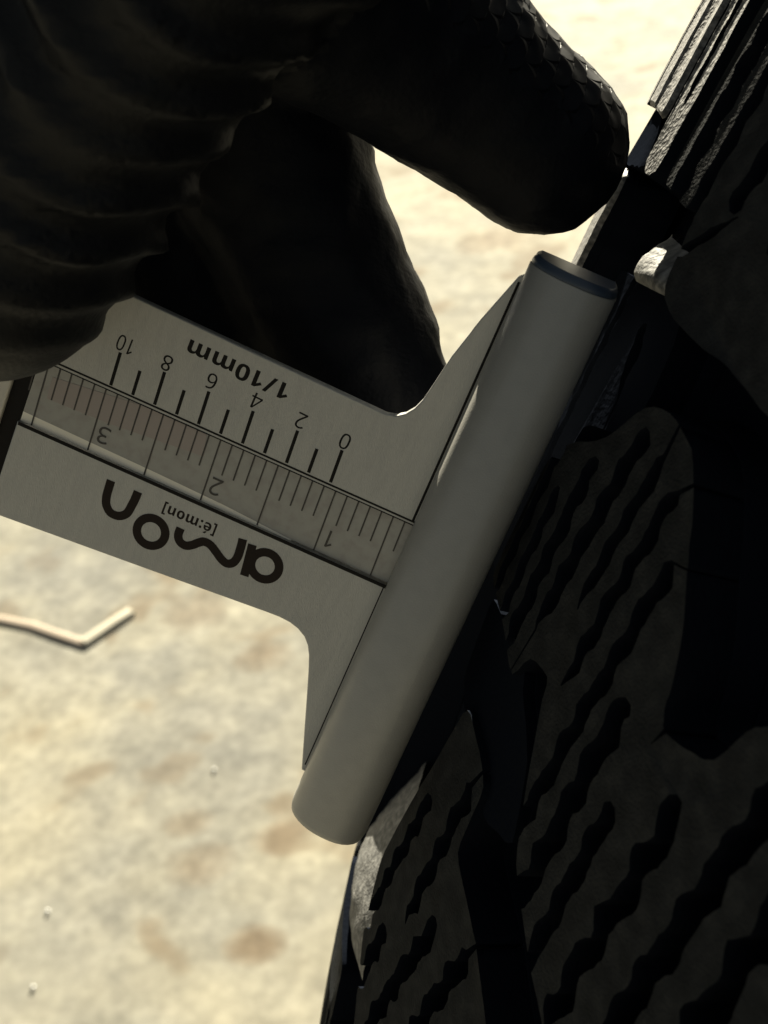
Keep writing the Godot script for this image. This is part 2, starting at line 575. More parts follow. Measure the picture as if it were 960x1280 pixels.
	# the lower shoulder-side block
	o = worn([Vector2(-26.2, 28.5), Vector2(-27.5, 33.1), Vector2(-28.9, 35.8), Vector2(-35.7, 35.2), Vector2(-36.7, 38.2), Vector2(-38.3, 42.5), Vector2(-43.5, 50.0), Vector2(-60.0, 50.0), Vector2(-66.0, 40.0), Vector2(-66.0, 28.0), Vector2(-59.8, 24.9), Vector2(-55.5, 22.4), Vector2(-47.8, 21.6), Vector2(-33.8, 26.4)], 1.6, 0.05, rng)
	cuts = [
		slit(Vector2(-35.8, 28.2), Vector2(-56.8, 22.0), 1.35, 3.2, 0.35, z, z, 0.1),
		slit(Vector2(-30.3, 34.0), Vector2(-46.8, 31.0), 1.45, 3.4, 0.4, Vector2(-27.0, 35.2), z, 0.6),
		slit(Vector2(-50.5, 27.8), Vector2(-61.5, 24.4), 1.7, 3.4, 0.35, z, z, 0.2),
		slit(Vector2(-42.1, 36.2), Vector2(-62.0, 29.2), 1.6, 3.4, 0.42, z, Vector2(-67.0, 28.0), 0.4),
		slit(Vector2(-39.9, 41.8), Vector2(-56.3, 37.0), 1.6, 3.8, 0.45, Vector2(-37.5, 43.0), z, 0.75),
		slit(Vector2(-47.0, 46.0), Vector2(-68.0, 40.0), 1.6, 3.8, 0.45, z, z, 0.75),
	]
	meshes.append(block(o, cuts, 6.5, 4.0, 0.0))
	# the block at the upper right
	o = worn([Vector2(16.8, 21.4), Vector2(16.6, 22.6), Vector2(15.8, 28.2), Vector2(13.4, 29.0), Vector2(10.5, 29.1), Vector2(9.3, 31.4), Vector2(8.7, 36.4), Vector2(8.8, 40.7), Vector2(7.6, 46.7), Vector2(12.0, 58.0), Vector2(30.0, 60.0), Vector2(50.0, 56.0), Vector2(50.0, 21.8)], 1.6, 0.05, rng)
	cuts = [
		slit(Vector2(13.5, 24.0), Vector2(55.0, 25.0), 2.2, 3.1, 0.16, z, z, 0.6),
		slit(Vector2(12.0, 27.6), Vector2(55.0, 29.0), 1.7, 3.1, 0.2, z, z, 0.1),
		slit(Vector2(13.0, 28.9), Vector2(17.2, 33.6), 0.8, 9.0, 0.0, Vector2(12.0, 28.0), z, 0.0),
		slit(Vector2(17.2, 32.6), Vector2(50.0, 36.0), 1.5, 3.2, 0.35, z, Vector2(52.0, 36.0), 0.8),
		slit(Vector2(16.0, 38.6), Vector2(46.0, 41.4), 1.5, 3.2, 0.35, z, Vector2(52.0, 42.0), 0.5),
		slit(Vector2(14.0, 44.0), Vector2(46.0, 47.0), 1.6, 3.2, 0.4, z, Vector2(52.0, 48.0), 0.2),
	]
	meshes.append(block(o, cuts, 6.5, 4.0, 0.0))
	# outer shoulder: long lug below, low ribbed web, lump and lug above
	o = worn([Vector2(3.5, -20.0), Vector2(4.5, 4.0), Vector2(0.0, 5.5), Vector2(-22.0, 4.2), Vector2(-40.0, -0.5), Vector2(-63.5, -1.0), Vector2(-64.5, 18.6), Vector2(-72.0, 18.6), Vector2(-72.0, -20.0)], 1.8, 0.06, rng)
	meshes.append(block(o, [slit(Vector2(8.0, 1.2), Vector2(-74.0, 2.4), 0.7, 3.0, 0.2, z, z, 0.2), slit(Vector2(8.0, -5.0), Vector2(-74.0, -4.0), 0.7, 3.0, 0.2, z, z, 0.7)], 6.5, 2.5, 0.0))
	o = worn([Vector2(22.4, -18.0), Vector2(21.6, 7.0), Vector2(20.9, 12.6), Vector2(50.0, 12.4), Vector2(50.0, -18.0)], 1.8, 0.06, rng)
	meshes.append(block(o, [slit(Vector2(18.0, 2.0), Vector2(53.0, 2.4), 0.8, 3.0, 0.25, z, z, 0.2), slit(Vector2(18.0, 8.0), Vector2(53.0, 8.3), 0.9, 3.0, 0.25, z, z, 0.2), slit(Vector2(18.0, -4.0), Vector2(53.0, -4.0), 0.8, 3.0, 0.25, z, z, 0.7)], 6.5, 2.5, 0.0))
	var shoulder_from := meshes.size()
	o = worn([Vector2(17.2, 14.9), Vector2(16.7, 16.5), Vector2(16.9, 18.6), Vector2(26.0, 18.9), Vector2(36.0, 18.5), Vector2(50.0, 18.9), Vector2(50.0, 14.6), Vector2(36.0, 14.9), Vector2(27.0, 14.7)], 0.9, 0.10, rng)
	meshes.append(block(o, [slit(Vector2(22.5, 16.9), Vector2(55.0, 16.6), 0.9, 2.7, 0.1, z, z, 0.3)], 6.5, 4.0, 0.0))
	for m in meshes:
		var b := put("tread_block", m, null, tyre)
		dress(b)
		if meshes.find(m) >= shoulder_from or meshes.find(m) == 5:
			b.set_surface_override_material(0, M.rubber_scuffed_lit)  # paler colour brightens the sunlit shoulder ribs
		if m == meshes[1]:
			b.set_surface_override_material(0, M.rubber)  # dark groove rubber on its top stands in for shadow
	o = worn([Vector2(25.0, -20.0), Vector2(25.0, 3.0), Vector2(20.2, 11.0), Vector2(16.9, 12.4), Vector2(16.4, 4.0), Vector2(16.6, -20.0)], 0.8, 0.18, rng)
	var lump := put("tie_bar", block(o, [], 5.8, 1.0, -0.7, 0.8), null, tyre)
	lump.set_surface_override_material(0, M.rubber)
	lump.set_surface_override_material(1, M.rubber)
	o = worn([Vector2(16.2, -20.0), Vector2(16.0, 2.5), Vector2(15.8, 7.2), Vector2(5.2, 6.2), Vector2(5.0, -20.0)], 0.7, 0.22, rng)
	var web := put("tie_bar", block(o, [slit(Vector2(18.0, -3.0), Vector2(3.0, -3.4), 0.5, 3.0, 0.2, z, z, 0.2)], 5.8, 1.4, -0.35, 0.5), null, tyre)
	web.set_surface_override_material(0, M.rubber_scuffed_lit)
	web.set_surface_override_material(1, M.rubber)

	# slopes shaped to face the sun, coloured pale for its glare: beside the lower lug, and at the end of the block under the foot
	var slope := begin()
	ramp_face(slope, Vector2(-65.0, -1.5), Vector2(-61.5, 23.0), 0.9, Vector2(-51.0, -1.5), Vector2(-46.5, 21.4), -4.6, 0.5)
	put("glare_slope", done(slope), M.rubber_glare, tyre)
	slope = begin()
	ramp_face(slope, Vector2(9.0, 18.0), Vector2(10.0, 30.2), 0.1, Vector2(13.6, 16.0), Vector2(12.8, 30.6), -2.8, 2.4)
	put("glare_slope", done(slope), M.rubber_glare, tyre)
	o = worn([Vector2(-18.3, 24.0), Vector2(-18.8, 33.3), Vector2(-20.6, 34.4), Vector2(-24.0, 39.0), Vector2(-30.0, 41.4), Vector2(-31.5, 36.2), Vector2(-30.5, 34.0), Vector2(-29.0, 31.0), Vector2(-28.0, 27.5), Vector2(-26.0, 24.5)], 1.6, 0.1, rng)
	put("tie_bar", block(o, [], 5.0, 1.0, -0.6, 1.2), M.rubber, tyre)

	# far rows out of the picture and the rest of the circumference, as one mass
	var rest := begin()
	var rest_side := begin()
	for row in [[78.0, 104.0], [110.0, 146.0]]:
		for k in 5:
			var s0 := -72.0 + k * 24.4
			var shape := worn([Vector2(s0, row[0]), Vector2(s0 + 20.0, row[0] + 2.0), Vector2(s0 + 23.0, row[1]), Vector2(s0 + 3.0, row[1] - 1.0)], 5.0, 0.0, rng)
			prism(rest, rest_side, shape, -6.5, 0.0, 0.3, 0.7, true)
	rest.generate_normals()
	var row_mesh := rest.commit()
	rest_side.generate_normals()
	rest_side.commit(row_mesh)
	row_mesh.surface_set_material(0, M.rubber_top)
	row_mesh.surface_set_material(1, M.rubber)
	meshes.append(row_mesh)
	for i in meshes.size():
		var mm := MultiMesh.new()
		mm.transform_format = MultiMesh.TRANSFORM_3D
		mm.mesh = meshes[i]
		(meshes[i] as ArrayMesh).surface_set_material(0, M.rubber_top)
		(meshes[i] as ArrayMesh).surface_set_material(1, M.rubber)
		var from := 0 if i == meshes.size() - 1 else 1
		mm.instance_count = 16 - from
		for k in range(from, 16):
			mm.set_instance_transform(k - from, Transform3D(Basis(Vector3.UP, TAU * k / 16.0), Vector3.ZERO))
		var mi := MultiMeshInstance3D.new()
		mi.name = "tread_pattern"
		mi.multimesh = mm
		mi.set_meta("kind", "stuff")
		tyre.add_child(mi, true)

# a slope across the tread from one edge to another, uneven like torn rubber
func ramp_face(st: SurfaceTool, a: Vector2, b: Vector2, h0: float, c: Vector2, d: Vector2, h1: float, droop: float) -> void:
	st.set_smooth_group(1)
	var n := FastNoiseLite.new()
	n.seed = 9
	n.frequency = 0.35
	var k := 16
	var p := []
	for i in k + 1:
		for j in k + 1:
			var x := a.lerp(b, float(j) / k).lerp(c.lerp(d, float(j) / k), float(i) / k)
			p.append(on_tread(x.x, x.y, lerpf(h0, h1, float(i) / k) + n.get_noise_2dv(x) * 0.3 - droop * pow(absf(2.0 * j / k - 1.0), 3.0) - 1.5 * pow(1.0 - float(i) / k, 6.0)))
	for i in k:
		for j in k:
			var e := i * (k + 1) + j
			quad(st, p[e], p[e + 1], p[e + k + 2], p[e + k + 1])

func dress(b: MeshInstance3D) -> void:
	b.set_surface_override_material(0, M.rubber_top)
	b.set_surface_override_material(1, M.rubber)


# ---------------------------------------------------------------- gauge
func stroke(st: SurfaceTool, a: Vector2, b: Vector2, width: float, h: float) -> void:
	var side := (b - a).normalized().orthogonal() * width * 0.5
	prism(st, st, PackedVector2Array([a + side, a - side, b - side, b + side]), h - 0.03, h, 0.004, 0.0, false)

func ribbon(st: SurfaceTool, pts: PackedVector2Array, width: float, h: float, closed := false) -> void:
	st.set_smooth_group(1)
	var n := pts.size()
	var l := PackedVector2Array()
	var r := PackedVector2Array()
	for i in n:
		var a := pts[(i + n - 1) % n] if closed else pts[maxi(i - 1, 0)]
		var b := pts[(i + 1) % n] if closed else pts[mini(i + 1, n - 1)]
		var side := (b - a).normalized().orthogonal() * width * 0.5
		l.append(pts[i] + side)
		r.append(pts[i] - side)
	for i in n if closed else n - 1:
		var j := (i + 1) % n
		var q := [l[i], l[j], r[j], r[i]]
		if (q[1] - q[0]).cross(q[2] - q[0]) < 0.0:
			q.reverse()
		st.set_smooth_group(1)
		quad(st, at(q[0], h, false), at(q[1], h, false), at(q[2], h, false), at(q[3], h, false))
		st.set_smooth_group(2)
		for e in [[l[i], l[j]], [r[j], r[i]]]:
			quad(st, at(e[0], h, false), at(e[1], h, false), at(e[1], h - 0.03, false), at(e[0], h - 0.03, false))

func smooth_line(p: Array) -> PackedVector2Array:
	var c := Curve2D.new()
	for i in p.size():
		var t := ((p[mini(i + 1, p.size() - 1)] as Vector2) - (p[maxi(i - 1, 0)] as Vector2)) / 6.0
		c.add_point(p[i], -t, t)
	c.bake_interval = 0.12
	return c.get_baked_points()

func circle(c: Vector2, r: float) -> PackedVector2Array:
	var out := PackedVector2Array()
	for i in 40:
		out.append(c + Vector2.from_angle(TAU * i / 40.0) * r)
	return out

func lettering(parent: Node3D, called: String, text: String, centre: Vector2, height: float, h: float, m: Material, stretch := 1.0, weight := 400, lean := 0.0) -> void:
	var f := SystemFont.new()
	f.font_names = PackedStringArray(["Droid Sans"])
	f.font_weight = weight
	var t := TextMesh.new()
	t.font = f
	t.text = text
	t.font_size = 64
	t.pixel_size = 0.01
	t.depth = 0.3
	var size := height * MM / 0.46             # capitals of this font stand 46 of 64 high
	t.curve_step = 1.0
	var o := put(called, t, m, parent)
	var b := Basis(Vector3.BACK, PI + lean) * Basis.from_scale(Vector3(size * stretch, size, 0.1 * MM))
	o.transform = Transform3D(b, Vector3(centre.x, centre.y, h) * MM)

func make_gauge() -> void:
	var place := cam * Transform3D(Basis(GU, GV, GW), GO * MM)
	var g := thing("tread_depth_gauge", "silver tread depth gauge with vernier scale pressed against the tyre", "gauge", place)
	var thick := 0.8
	var st := begin()
	prism(st, st, PackedVector2Array([Vector2(-26.1, -8.62), Vector2(-12.0, -7.55), Vector2(-1.6, -6.72), Vector2(-0.5, -6.66), Vector2(0.5, -6.72), Vector2(1.3, -6.94), Vector2(2.05, -7.36), Vector2(2.6, -7.98), Vector2(3.0, -8.75), Vector2(3.35, -9.7), Vector2(3.75, -10.9), Vector2(6.25, -18.8), Vector2(7.2, -18.9), Vector2(7.2, -0.30), Vector2(-26.1, -0.20)]), -thick, 0.0, 0.10, 0.0, false, true)
	prism(st, st, PackedVector2Array([Vector2(-26.1, 5.72), Vector2(7.2, 5.62), Vector2(7.2, 27.4), Vector2(6.2, 26.5), Vector2(4.9, 22.4), Vector2(4.02, 19.07), Vector2(3.55, 16.3), Vector2(3.3, 14.95), Vector2(2.98, 14.1), Vector2(2.5, 13.42), Vector2(1.9, 12.98), Vector2(1.1, 12.78), Vector2(0.2, 12.80), Vector2(-9.28, 13.01), Vector2(-20.58, 13.27), Vector2(-26.1, 13.42)]), -thick, 0.0, 0.10, 0.0, false, true)
	put("body", done(st), M.silver, g)
	# the sliding rule in its channel: grey leaf, clear cover, pale strip standing in for light at its lower edge
	st = begin()
	prism(st, st, PackedVector2Array([Vector2(-26.0, 0.66), Vector2(-14.0, 0.44), Vector2(-8.0, 0.26), Vector2(-2.0, -0.12), Vector2(7.2, -0.16), Vector2(7.2, 5.75), Vector2(-26.0, 5.85)]), -0.52, -0.36, 0.03, 0.0, false, true)
	var rule := put("rule", done(st), M.channel, g)
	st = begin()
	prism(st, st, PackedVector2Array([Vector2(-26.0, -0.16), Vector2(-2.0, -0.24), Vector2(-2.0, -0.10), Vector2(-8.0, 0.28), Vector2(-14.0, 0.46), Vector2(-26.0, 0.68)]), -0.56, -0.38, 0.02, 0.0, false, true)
	put("slot_light_strip", done(st), M.ivory, rule)
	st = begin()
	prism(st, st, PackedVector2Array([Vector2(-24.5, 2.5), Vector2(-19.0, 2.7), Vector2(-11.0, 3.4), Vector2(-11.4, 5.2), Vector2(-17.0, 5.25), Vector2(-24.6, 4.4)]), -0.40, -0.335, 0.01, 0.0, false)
	put("painted_reflection", done(st), M.reflection_red, rule)
	# rails left and right of the channel
	st = begin()
	stroke(st, Vector2(-26.0, 5.56), Vector2(7.0, 5.47), 0.20, -0.05)
	put("rail", done(st), M.silver, g)
	st = begin()
	stroke(st, Vector2(-26.0, 5.74), Vector2(7.0, 5.63), 0.16, 0.012)
	stroke(st, Vector2(-26.0, 5.42), Vector2(7.0, 5.34), 0.09, -0.03)
	stroke(st, Vector2(-26.0, -0.30), Vector2(6.9, -0.40), 0.30, 0.012)
	put("slot_shade_line", done(st), M.ink, g)  # dark strokes painted in for shade along the slot edges
	# marks of the rule
	st = begin()
	for i in range(-26, 7):
		var long := posmod(i, 5) == 0
		stroke(st, Vector2(i - 0.19, 5.30), Vector2(i + (0.0 if long else -0.10), -0.14 if long else 2.55), 0.125, -0.30)
	var marks := put("scale_marking", done(st), M.grey_ink, rule)
	lettering(rule, "number", "1", Vector2(0.80, 1.30), 1.45, -0.325, M.grey_ink, 1.0)
	lettering(rule, "number", "2", Vector2(-9.25, 1.45), 1.45, -0.325, M.grey_ink, 1.05)
	lettering(rule, "number", "3", Vector2(-19.2, 1.6), 1.45, -0.325, M.grey_ink, 1.05)
	# vernier
	st = begin()
	for i in 11:
		var u := -0.82 - i * 1.905
		var odd := i % 2 == 1
		stroke(st, Vector2(u - (0.08 if odd else 0.12), 7.95 if odd else 8.68), Vector2(u, 5.86), 0.27, 0.02)
	put("vernier_marking", done(st), M.ink, g)
	for i in 6:
		lettering(g, "number", str(i * 2), Vector2(-1.0 - i * 3.81 + (0.25 if i == 5 else 0.0), 9.45 + (0.10 if i in [1, 2, 3] else 0.0)), 1.28, -0.005, M.ink, 0.82 if i == 5 else 1.0, 400, -0.04)
	lettering(g, "lettering", "1/10mm", Vector2(-10.85, 11.28), 1.32, -0.005, M.ink, 1.24, 600, -0.02)
	# maker's mark
	st = begin()
	ribbon(st, smooth_line([Vector2(-17.30, -1.60), Vector2(-17.27, -2.37), Vector2(-17.20, -3.15), Vector2(-16.96, -3.79), Vector2(-16.42, -4.23), Vector2(-15.69, -4.17), Vector2(-15.18, -3.67), Vector2(-15.02, -2.84), Vector2(-14.95, -2.20), Vector2(-14.93, -1.54)]), 0.72, 0.02)
	ribbon(st, circle(Vector2(-12.80, -4.32), 1.20), 0.72, 0.02, true)
	ribbon(st, smooth_line([Vector2(-10.64, -2.95), Vector2(-10.62, -3.60), Vector2(-10.31, -4.07), Vector2(-9.77, -4.19), Vector2(-9.29, -3.92), Vector2(-8.89, -3.52), Vector2(-8.48, -3.21), Vector2(-7.88, -3.25), Vector2(-7.28, -3.59), Vector2(-6.65, -3.99), Vector2(-6.11, -4.15), Vector2(-5.66, -3.89), Vector2(-5.47, -3.26), Vector2(-5.51, -2.42), Vector2(-5.61, -1.61)]), 0.72, 0.02)
	ribbon(st, circle(Vector2(-3.13, -2.98), 1.17), 0.72, 0.021, true)
	ribbon(st, smooth_line([Vector2(-4.72, -1.72), Vector2(-4.55, -3.14), Vector2(-4.40, -4.53)]), 0.72, 0.024)
	put("logo", done(st), M.brown_ink, g)
	lettering(g, "lettering", "[é:mon]", Vector2(-10.25, -1.97), 0.92, -0.005, M.brown_ink, 1.02, 600)
	# foot: half-round bar, flat where it meets the tyre
	var arc := PackedVector2Array([Vector2(13.35, -2.4), Vector2(13.4, 0.3)])
	for i in 17:
		var a := lerpf(0.10, PI - 0.12, i / 16.0)
		arc.append(Vector2(9.97 + 3.42 * signf(cos(a)) * pow(absf(cos(a)), 0.88), 0.45 + 3.45 * pow(sin(a), 0.86) * (1.0 + 0.10 * cos(a))))
	arc.append_array(PackedVector2Array([Vector2(6.53, 0.35), Vector2(6.66, 0.1), Vector2(6.66, -2.4)]))
	st = begin()
	loft(st, arc, [[-21.3, 0.9], [-21.65, 0.55], [-21.75, 0.25], [-21.6, 0.08], [-21.2, 0.0], [28.0, 0.0], [28.05, 0.12]], true)
	put("foot", done(st), M.satin, g)
	st = begin()
	loft(st, arc, [[28.05, 0.10], [28.15, 0.04], [28.5, 0.12], [28.75, 0.40]], true)
	put("end_cap", done(st), M.dark_metal, g)
	st = begin()
	stroke(st, Vector2(6.36, 5.7), Vector2(6.40, 26.2), 0.20, 0.02)
	stroke(st, Vector2(6.36, -18.2), Vector2(6.36, -0.5), 0.10, 0.02)
	put("seam", done(st), M.ink, g)
	# far end of the slide beyond the body
	st = begin()
	prism(st, st, PackedVector2Array([Vector2(-48.0, -8.5), Vector2(-27.6, -8.4), Vector2(-27.55, 5.0), Vector2(-27.6, 13.4), Vector2(-48.0, 13.4)]), -1.2, -0.1, 0.15, 0.0, false, true)
	put("thumb_slide", done(st), M.slider, g)
	st = begin()
	prism(st, st, PackedVector2Array([Vector2(-27.8, -8.3), Vector2(-25.9, -8.3), Vector2(-25.9, 13.0), Vector2(-27.8, 13.0)]), -1.0, -0.58, 0.05, 0.0, false, true)
	put("gap_strip", done(st), M.ink, g)  # dark strip put in for the dark gap before the slide

func loft(st: SurfaceTool, arc: PackedVector2Array, rings: Array, caps: bool) -> void:
	var p := arc
	if area(p) < 0.0:
		p = p.duplicate()
		p.reverse()
	var n := p.size()
	var loops := []
	for r in rings:
		var q := inset(p, r[1])
		var l := []
		for x in q:
			l.append(Vector3(x.x, r[0], x.y))
		loops.append(l)
	st.set_smooth_group(1)
	for k in loops.size() - 1:
		for i in n:
			var j := (i + 1) % n
			quad(st, loops[k][i], loops[k + 1][i], loops[k + 1][j], loops[k][j])
	if caps:
		for e in [0, loops.size() - 1]:
			st.set_smooth_group(5 + e)
			var flat := inset(p, rings[e][1])
			var tris := Geometry2D.triangulate_polygon(flat)
			for i in range(0, tris.size(), 3):
				var a := flat[tris[i]]
				var b := flat[tris[i + 1]]
				var c := flat[tris[i + 2]]
				if ((b - a).cross(c - a) > 0.0) != (e == 0):
					var x := b; b = c; c = x
				tri(st, Vector3(a.x, rings[e][0], a.y), Vector3(b.x, rings[e][0], b.y), Vector3(c.x, rings[e][0], c.y))


# ---------------------------------------------------------------- hand
# joints in camera space, millimetres: [from, to, radius from, radius to, finger]
func hand_bones() -> Array:
	var wrist := Vector3(-43.00, 66.89, -84.00)
	var arm := Vector3(-84.63, 104.69, -86.00)
	var index := [Vector3(-17.46, 51.31, -93.00), Vector3(-4.64, 38.29, -102.00), Vector3(4.67, 34.16, -108.00), Vector3(12.26, 28.85, -110.50)]
	var middle := [Vector3(-24.85, 55.61, -104.00), Vector3(-10.07, 29.67, -118.00), Vector3(-3.89, 15.27, -122.00), Vector3(-0.14, 7.00, -123.00)]
	var ring := [Vector3(-34.40, 57.34, -112.00), Vector3(-20.47, 32.62, -122.00), Vector3(-17.21, 18.13, -125.00), Vector3(-15.62, 11.61, -126.00)]
	var little := [Vector3(-44.87, 56.75, -116.00), Vector3(-39.32, 42.23, -128.00), Vector3(-33.29, 33.29, -133.00), Vector3(-29.18, 26.88, -135.00)]
	var thumb := [Vector3(-21.02, 57.34, -84.00), Vector3(-8.19, 43.00, -90.00), Vector3(-15.80, 34.28, -92.00), Vector3(-28.44, 19.45, -100.00)]
	var out := [[arm, wrist, 26.0, 21.0, 0]]
	for f in [[index, 10.0, 8.4, 7.45, 6.95, 1], [middle, 10.5, 8.6, 8.0, 7.4, 2], [ring, 10.0, 8.4, 7.8, 7.0, 3], [little, 9.0, 7.6, 6.8, 6.0, 4], [thumb, 13.0, 11.4, 10.0, 10.2, 5]]:
		var j: Array = f[0]
		out.append([wrist, j[0], 16.0, f[1], 0])
		for k in 3:
			out.append([j[k], j[k + 1], f[1 + k], f[2 + k], f[5]])
	return out

func make_hand() -> void:
	var bones := hand_bones()
	var cell := 0.75
	var lo := Vector3(1e9, 1e9, 1e9)
	var hi := -lo
	for b in bones:
		for p in [b[0], b[1]]:
			var r: float = maxf(b[2], b[3]) + 3.0
			lo = lo.min(p - Vector3.ONE * r)
			hi = hi.max(p + Vector3.ONE * r)
	var n := Vector3i(((hi - lo) / cell).ceil()) + Vector3i.ONE
	var field := PackedFloat32Array()
	field.resize(n.x * n.y * n.z)
	field.fill(9.0)
	var sy := n.x
	var sz := n.x * n.y
	for b in bones:
		var a: Vector3 = b[0]
		var ab: Vector3 = b[1] - a
		var len2 := ab.length_squared()
		var ra: float = b[2]
		var dr: float = b[3] - ra
		var reach: float = maxf(b[2], b[3]) + 2.6
		var p0 := Vector3i(((a.min(b[1]) - Vector3.ONE * reach - lo) / cell).floor()).clamp(Vector3i.ZERO, n - Vector3i.ONE)
		var p1 := Vector3i(((a.max(b[1]) + Vector3.ONE * reach - lo) / cell).ceil()).clamp(Vector3i.ZERO, n - Vector3i.ONE)
		var k := 3.5 if b[4] == 0 else 1.6
		for z in range(p0.z, p1.z + 1):
			for y in range(p0.y, p1.y + 1):
				var row := z * sz + y * sy
				for x in range(p0.x, p1.x + 1):
					var p := lo + Vector3(x, y, z) * cell - a
					var t := clampf(p.dot(ab) / len2, 0.0, 1.0)
					var d := (p - ab * t).length() - ra - dr * t
					if d > 4.0:
						continue
					var o := field[row + x]
					var m := maxf(k - absf(d - o), 0.0) / k
					field[row + x] = minf(d, o) - m * m * k * 0.25
	# surface nets
	var index := {}
	var verts := PackedVector3Array()
	var corner := [0, 1, sy, sy + 1, sz, sz + 1, sz + sy, sz + sy + 1]
	for z in n.z - 1:
		for y in n.y - 1:
			var row := z * sz + y * sy
			for x in n.x - 1:
				var i := row + x
				var f0 := field[i]
				if f0 > 2.0 or f0 < -2.0:
					continue
				var inside := 0
				var v := PackedFloat32Array([f0, field[i + 1], field[i + sy], field[i + sy + 1], field[i + sz], field[i + sz + 1], field[i + sz + sy], field[i + sz + sy + 1]])
				for c in 8:
					if v[c] < 0.0:
						inside += 1
				if inside == 0 or inside == 8:
					continue
				var sum := Vector3.ZERO
				var cnt := 0
				for c in 8:
					for bit in [1, 2, 4]:
						if c & bit:
							continue
						var d: int = c | bit
						if (v[c] < 0.0) != (v[d] < 0.0):
							var t := v[c] / (v[c] - v[d])
							var pc := Vector3(c & 1, (c >> 1) & 1, c >> 2)
							var pd := Vector3(d & 1, (d >> 1) & 1, d >> 2)
							sum += pc.lerp(pd, t)
							cnt += 1
				index[i] = verts.size()
				verts.append(lo + (Vector3(x, y, z) + sum / cnt) * cell)
	var faces := PackedInt32Array()
	for i: int in index:
		for axis in [[1, sy, sz], [sy, sz, 1], [sz, 1, sy]]:
			var e: int = axis[0]
			var f: int = axis[1]
			var g: int = axis[2]
			if i + e >= field.size() or (field[i] < 0.0) == (field[i + e] < 0.0):
				continue
			if not (index.has(i - f) and index.has(i - g) and index.has(i - f - g)):
				continue
			var q := [index[i], index[i - f], index[i - f - g], index[i - g]]
			if field[i] >= 0.0:
				q.reverse()
			faces.append_array(PackedInt32Array([q[0], q[2], q[1], q[0], q[3], q[2]]))
	var normals := face_normals(verts, faces)
	# creases of the thumb and fine slack of the rubber; which finger each point belongs to
	var noise := FastNoiseLite.new()
	noise.seed = 7
	noise.frequency = 0.06
	var uv := PackedVector2Array()
	uv.resize(verts.size())
	var owner_ := PackedByteArray()
	owner_.resize(verts.size())
	var tip: Vector3 = bones[20][1]
	var root: Vector3 = bones[20][0]
	var axis5 := (tip - root).normalized()
	var across5 := axis5.cross(Vector3(0, 0, 1)).normalized()
	for i in verts.size():
		var p := verts[i]
		var best := 1e9
		var who := 0
		var along := 0.0
		var from_axis := Vector3.ZERO
		var base := 0.0
		for b in bones:
			var ab: Vector3 = b[1] - b[0]
			var t := clampf((p - b[0]).dot(ab) / ab.length_squared(), -0.3 if b[4] == 1 else 0.0, 1.25 if b[4] == 1 else 1.0)
			var off: Vector3 = p - b[0] - ab * t
			var d := off.length() - lerpf(b[2], b[3], t)
			if d < best:
				best = d
				who = b[4]
		owner_[i] = who
		if who == 1:
			var c: Vector3 = bones[4][1]
			var dir: Vector3 = (bones[4][1] - bones[3][0]).normalized()
			var e1 := dir.cross(Vector3(0.2, 0.3, 1)).normalized()
			var e2 := dir.cross(e1)
			var rel := p - c
			along = rel.dot(dir)
			var round_ := atan2(rel.dot(e2), rel.dot(e1))
			if normals[i].dot(Vector3(0.5, 0.8, 0.1)) < 0.12:
				owner_[i] = 2
			uv[i] = Vector2(round_ * 4.0 / TAU * 1.0, along / 11.0)
		if who == 5 or who == 0:
			var rel := p - tip
			var t := -rel.dot(axis5)
			var c := rel.dot(across5)
			var wob := noise.get_noise_3dv(p) * 1.1
			var aside := -c - 5.3
			var phase := t - (0.031 if aside < 0.0 else 0.10) * aside * aside + wob
			var ridge := pow(0.5 + 0.5 * sin(TAU * (phase - 12.4) / 4.1), 1.6)
			var strength := smoothstep(-4.0, 5.0, t) * (1.0 - smoothstep(40.0, 60.0, t)) * (0.75 + 0.7 * noise.get_noise_3dv(p * 1.3 + Vector3(9, 0, 0)))
			verts[i] = p + normals[i] * (ridge * 1.35 - 0.5) * strength
		else:
			verts[i] = p + normals[i] * noise.get_noise_3dv(p * 4.0) * 0.35
	normals = face_normals(verts, faces)
	var here := tip                                     # the hand's own origin
	for i in verts.size():
		verts[i] = (verts[i] - here) * MM
	var mesh := ArrayMesh.new()
	for part in 3:
		var pick := PackedInt32Array()
		for k in range(0, faces.size(), 3):
			var scaled := owner_[faces[k]] == 1 and owner_[faces[k + 1]] == 1 and owner_[faces[k + 2]] == 1
			var lit := owner_[faces[k]] in [0, 5]
			if (1 if scaled else 2 if lit else 0) == part:
				var u0 := uv[faces[k]].x
				if scaled and (absf(uv[faces[k + 1]].x - u0) > 2.0 or absf(uv[faces[k + 2]].x - u0) > 2.0):
					pass
				pick.append_array(PackedInt32Array([faces[k], faces[k + 1], faces[k + 2]]))
		var arr := []
		arr.resize(Mesh.ARRAY_MAX)
		arr[Mesh.ARRAY_VERTEX] = verts
		arr[Mesh.ARRAY_NORMAL] = normals
		arr[Mesh.ARRAY_TEX_UV] = uv
		arr[Mesh.ARRAY_INDEX] = pick
		mesh.add_surface_from_arrays(Mesh.PRIMITIVE_TRIANGLES, arr)
	mesh.surface_set_material(0, M.glove)
	mesh.surface_set_material(1, M.glove_scales)
	mesh.surface_set_material(2, M.glove_lit)
	var o := MeshInstance3D.new()
	o.name = numbered("gloved_hand")
	o.mesh = mesh
	add_child(o)
	o.transform = cam * Transform3D(Basis.IDENTITY, here * MM)
	o.set_meta("label", "hand in black rubber glove pinching the gauge, index fingertip at the tyre")
	o.set_meta("category", "hand")

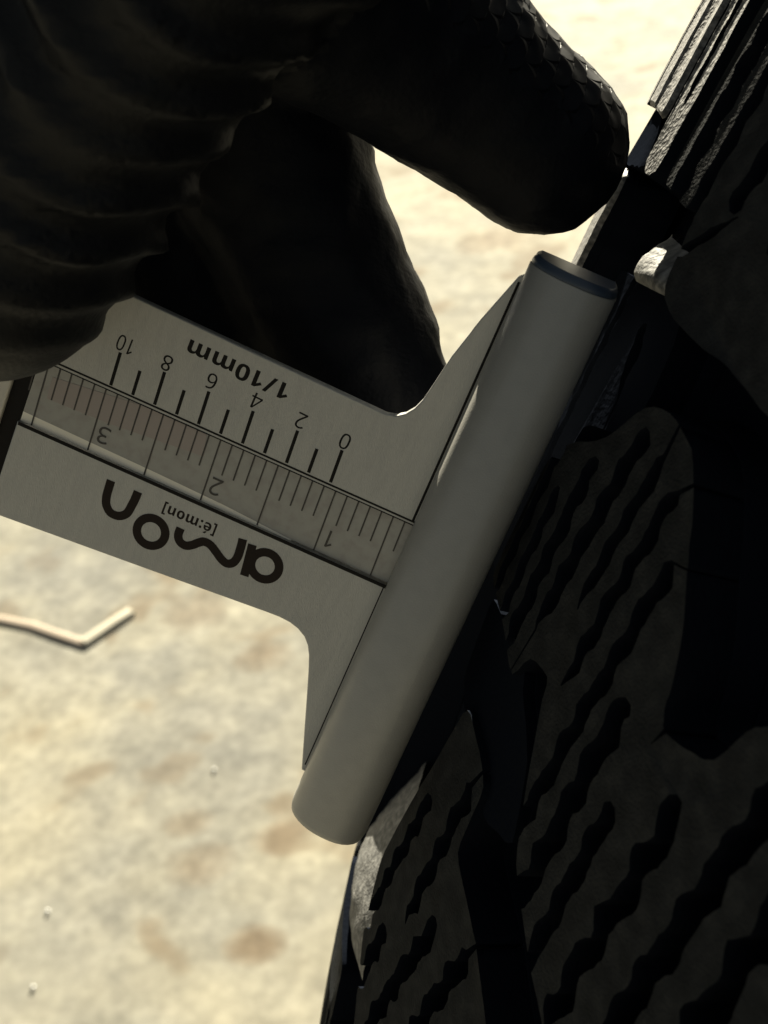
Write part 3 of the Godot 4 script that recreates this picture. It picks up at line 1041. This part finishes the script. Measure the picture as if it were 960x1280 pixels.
func face_normals(v: PackedVector3Array, f: PackedInt32Array) -> PackedVector3Array:
	var out := PackedVector3Array()
	out.resize(v.size())
	for k in range(0, f.size(), 3):
		var c := (v[f[k + 2]] - v[f[k]]).cross(v[f[k + 1]] - v[f[k]])
		out[f[k]] += c
		out[f[k + 1]] += c
		out[f[k + 2]] += c
	for i in out.size():
		out[i] = out[i].normalized()
	return out


# ---------------------------------------------------------------- litter on the ground
func make_litter() -> void:
	var o := thing("bent_strip", "bent brown and pale strip lying on the concrete", "strip", Transform3D(Basis.IDENTITY, Vector3(-0.2682, 0.0, -0.6519)))
	var rng := RandomNumberGenerator.new()
	rng.seed = 8
	var st := begin()
	slat(st, [Vector2(-110, -38), Vector2(-84, -37), Vector2(-61, -33.5), Vector2(-38, -23), Vector2(-18, -10.5), Vector2(0, 0)], 3.0, 1.9, 1.7, rng)
	put("long_limb", done(st), M.band_brown, o)
	st = begin()
	slat(st, [Vector2(0.5, 0.2), Vector2(9, -8.5), Vector2(17, -16.5), Vector2(26.5, -25.7)], 3.8, 2.2, 2.2, rng)
	put("short_limb", done(st), M.band_pale, o)
	for k in [[-0.1744, -0.5329, 1.0, "tiny white ball added for a glint below the foot of the gauge"], [-0.2503, -0.4483, 1.0, "tiny white ball added for a glint at the left edge of the concrete"], [-0.2485, -0.4043, 1.0, "tiny white ball added for a glint in the lower left corner"]]:  # white balls added to stand for glints on the concrete
		var ball := SphereMesh.new()
		ball.radius = k[2] * MM
		ball.height = k[2] * 1.5 * MM
		ball.radial_segments = 24
		ball.rings = 12
		var p := thing("glint_bead", k[3], "glint_bead", Transform3D(Basis.IDENTITY, Vector3(k[0], k[2] * 0.7 * MM, k[1])))
		put("ball", ball, M.glint_white, p)

# a strip on edge along a path on the ground
func slat(st: SurfaceTool, path: Array, half: float, h0: float, h1: float, rng: RandomNumberGenerator) -> void:
	st.set_smooth_group(1)
	var loops := []
	for i in path.size():
		var d: Vector2 = (path[mini(i + 1, path.size() - 1)] - path[maxi(i - 1, 0)]).normalized()
		var side := Vector3(-d.y, 0, d.x) * half
		var h := lerpf(h0, h1, float(i) / (path.size() - 1)) + rng.randf_range(-0.3, 0.3)
		var c := Vector3(path[i].x, 0, path[i].y)
		loops.append([c - side, c - side + Vector3(0, h * 0.8, 0), c - side * 0.6 + Vector3(0, h, 0), c + side * 0.6 + Vector3(0, h * 0.95, 0), c + side + Vector3(0, h * 0.7, 0), c + side])
	for i in loops.size() - 1:
		for j in 5:
			quad(st, loops[i][j], loops[i + 1][j], loops[i + 1][j + 1], loops[i][j + 1])
	st.set_smooth_group(2)
	for e in [loops[0], loops[loops.size() - 1]]:
		for j in range(1, 5):
			tri(st, e[0], e[j], e[j + 1])
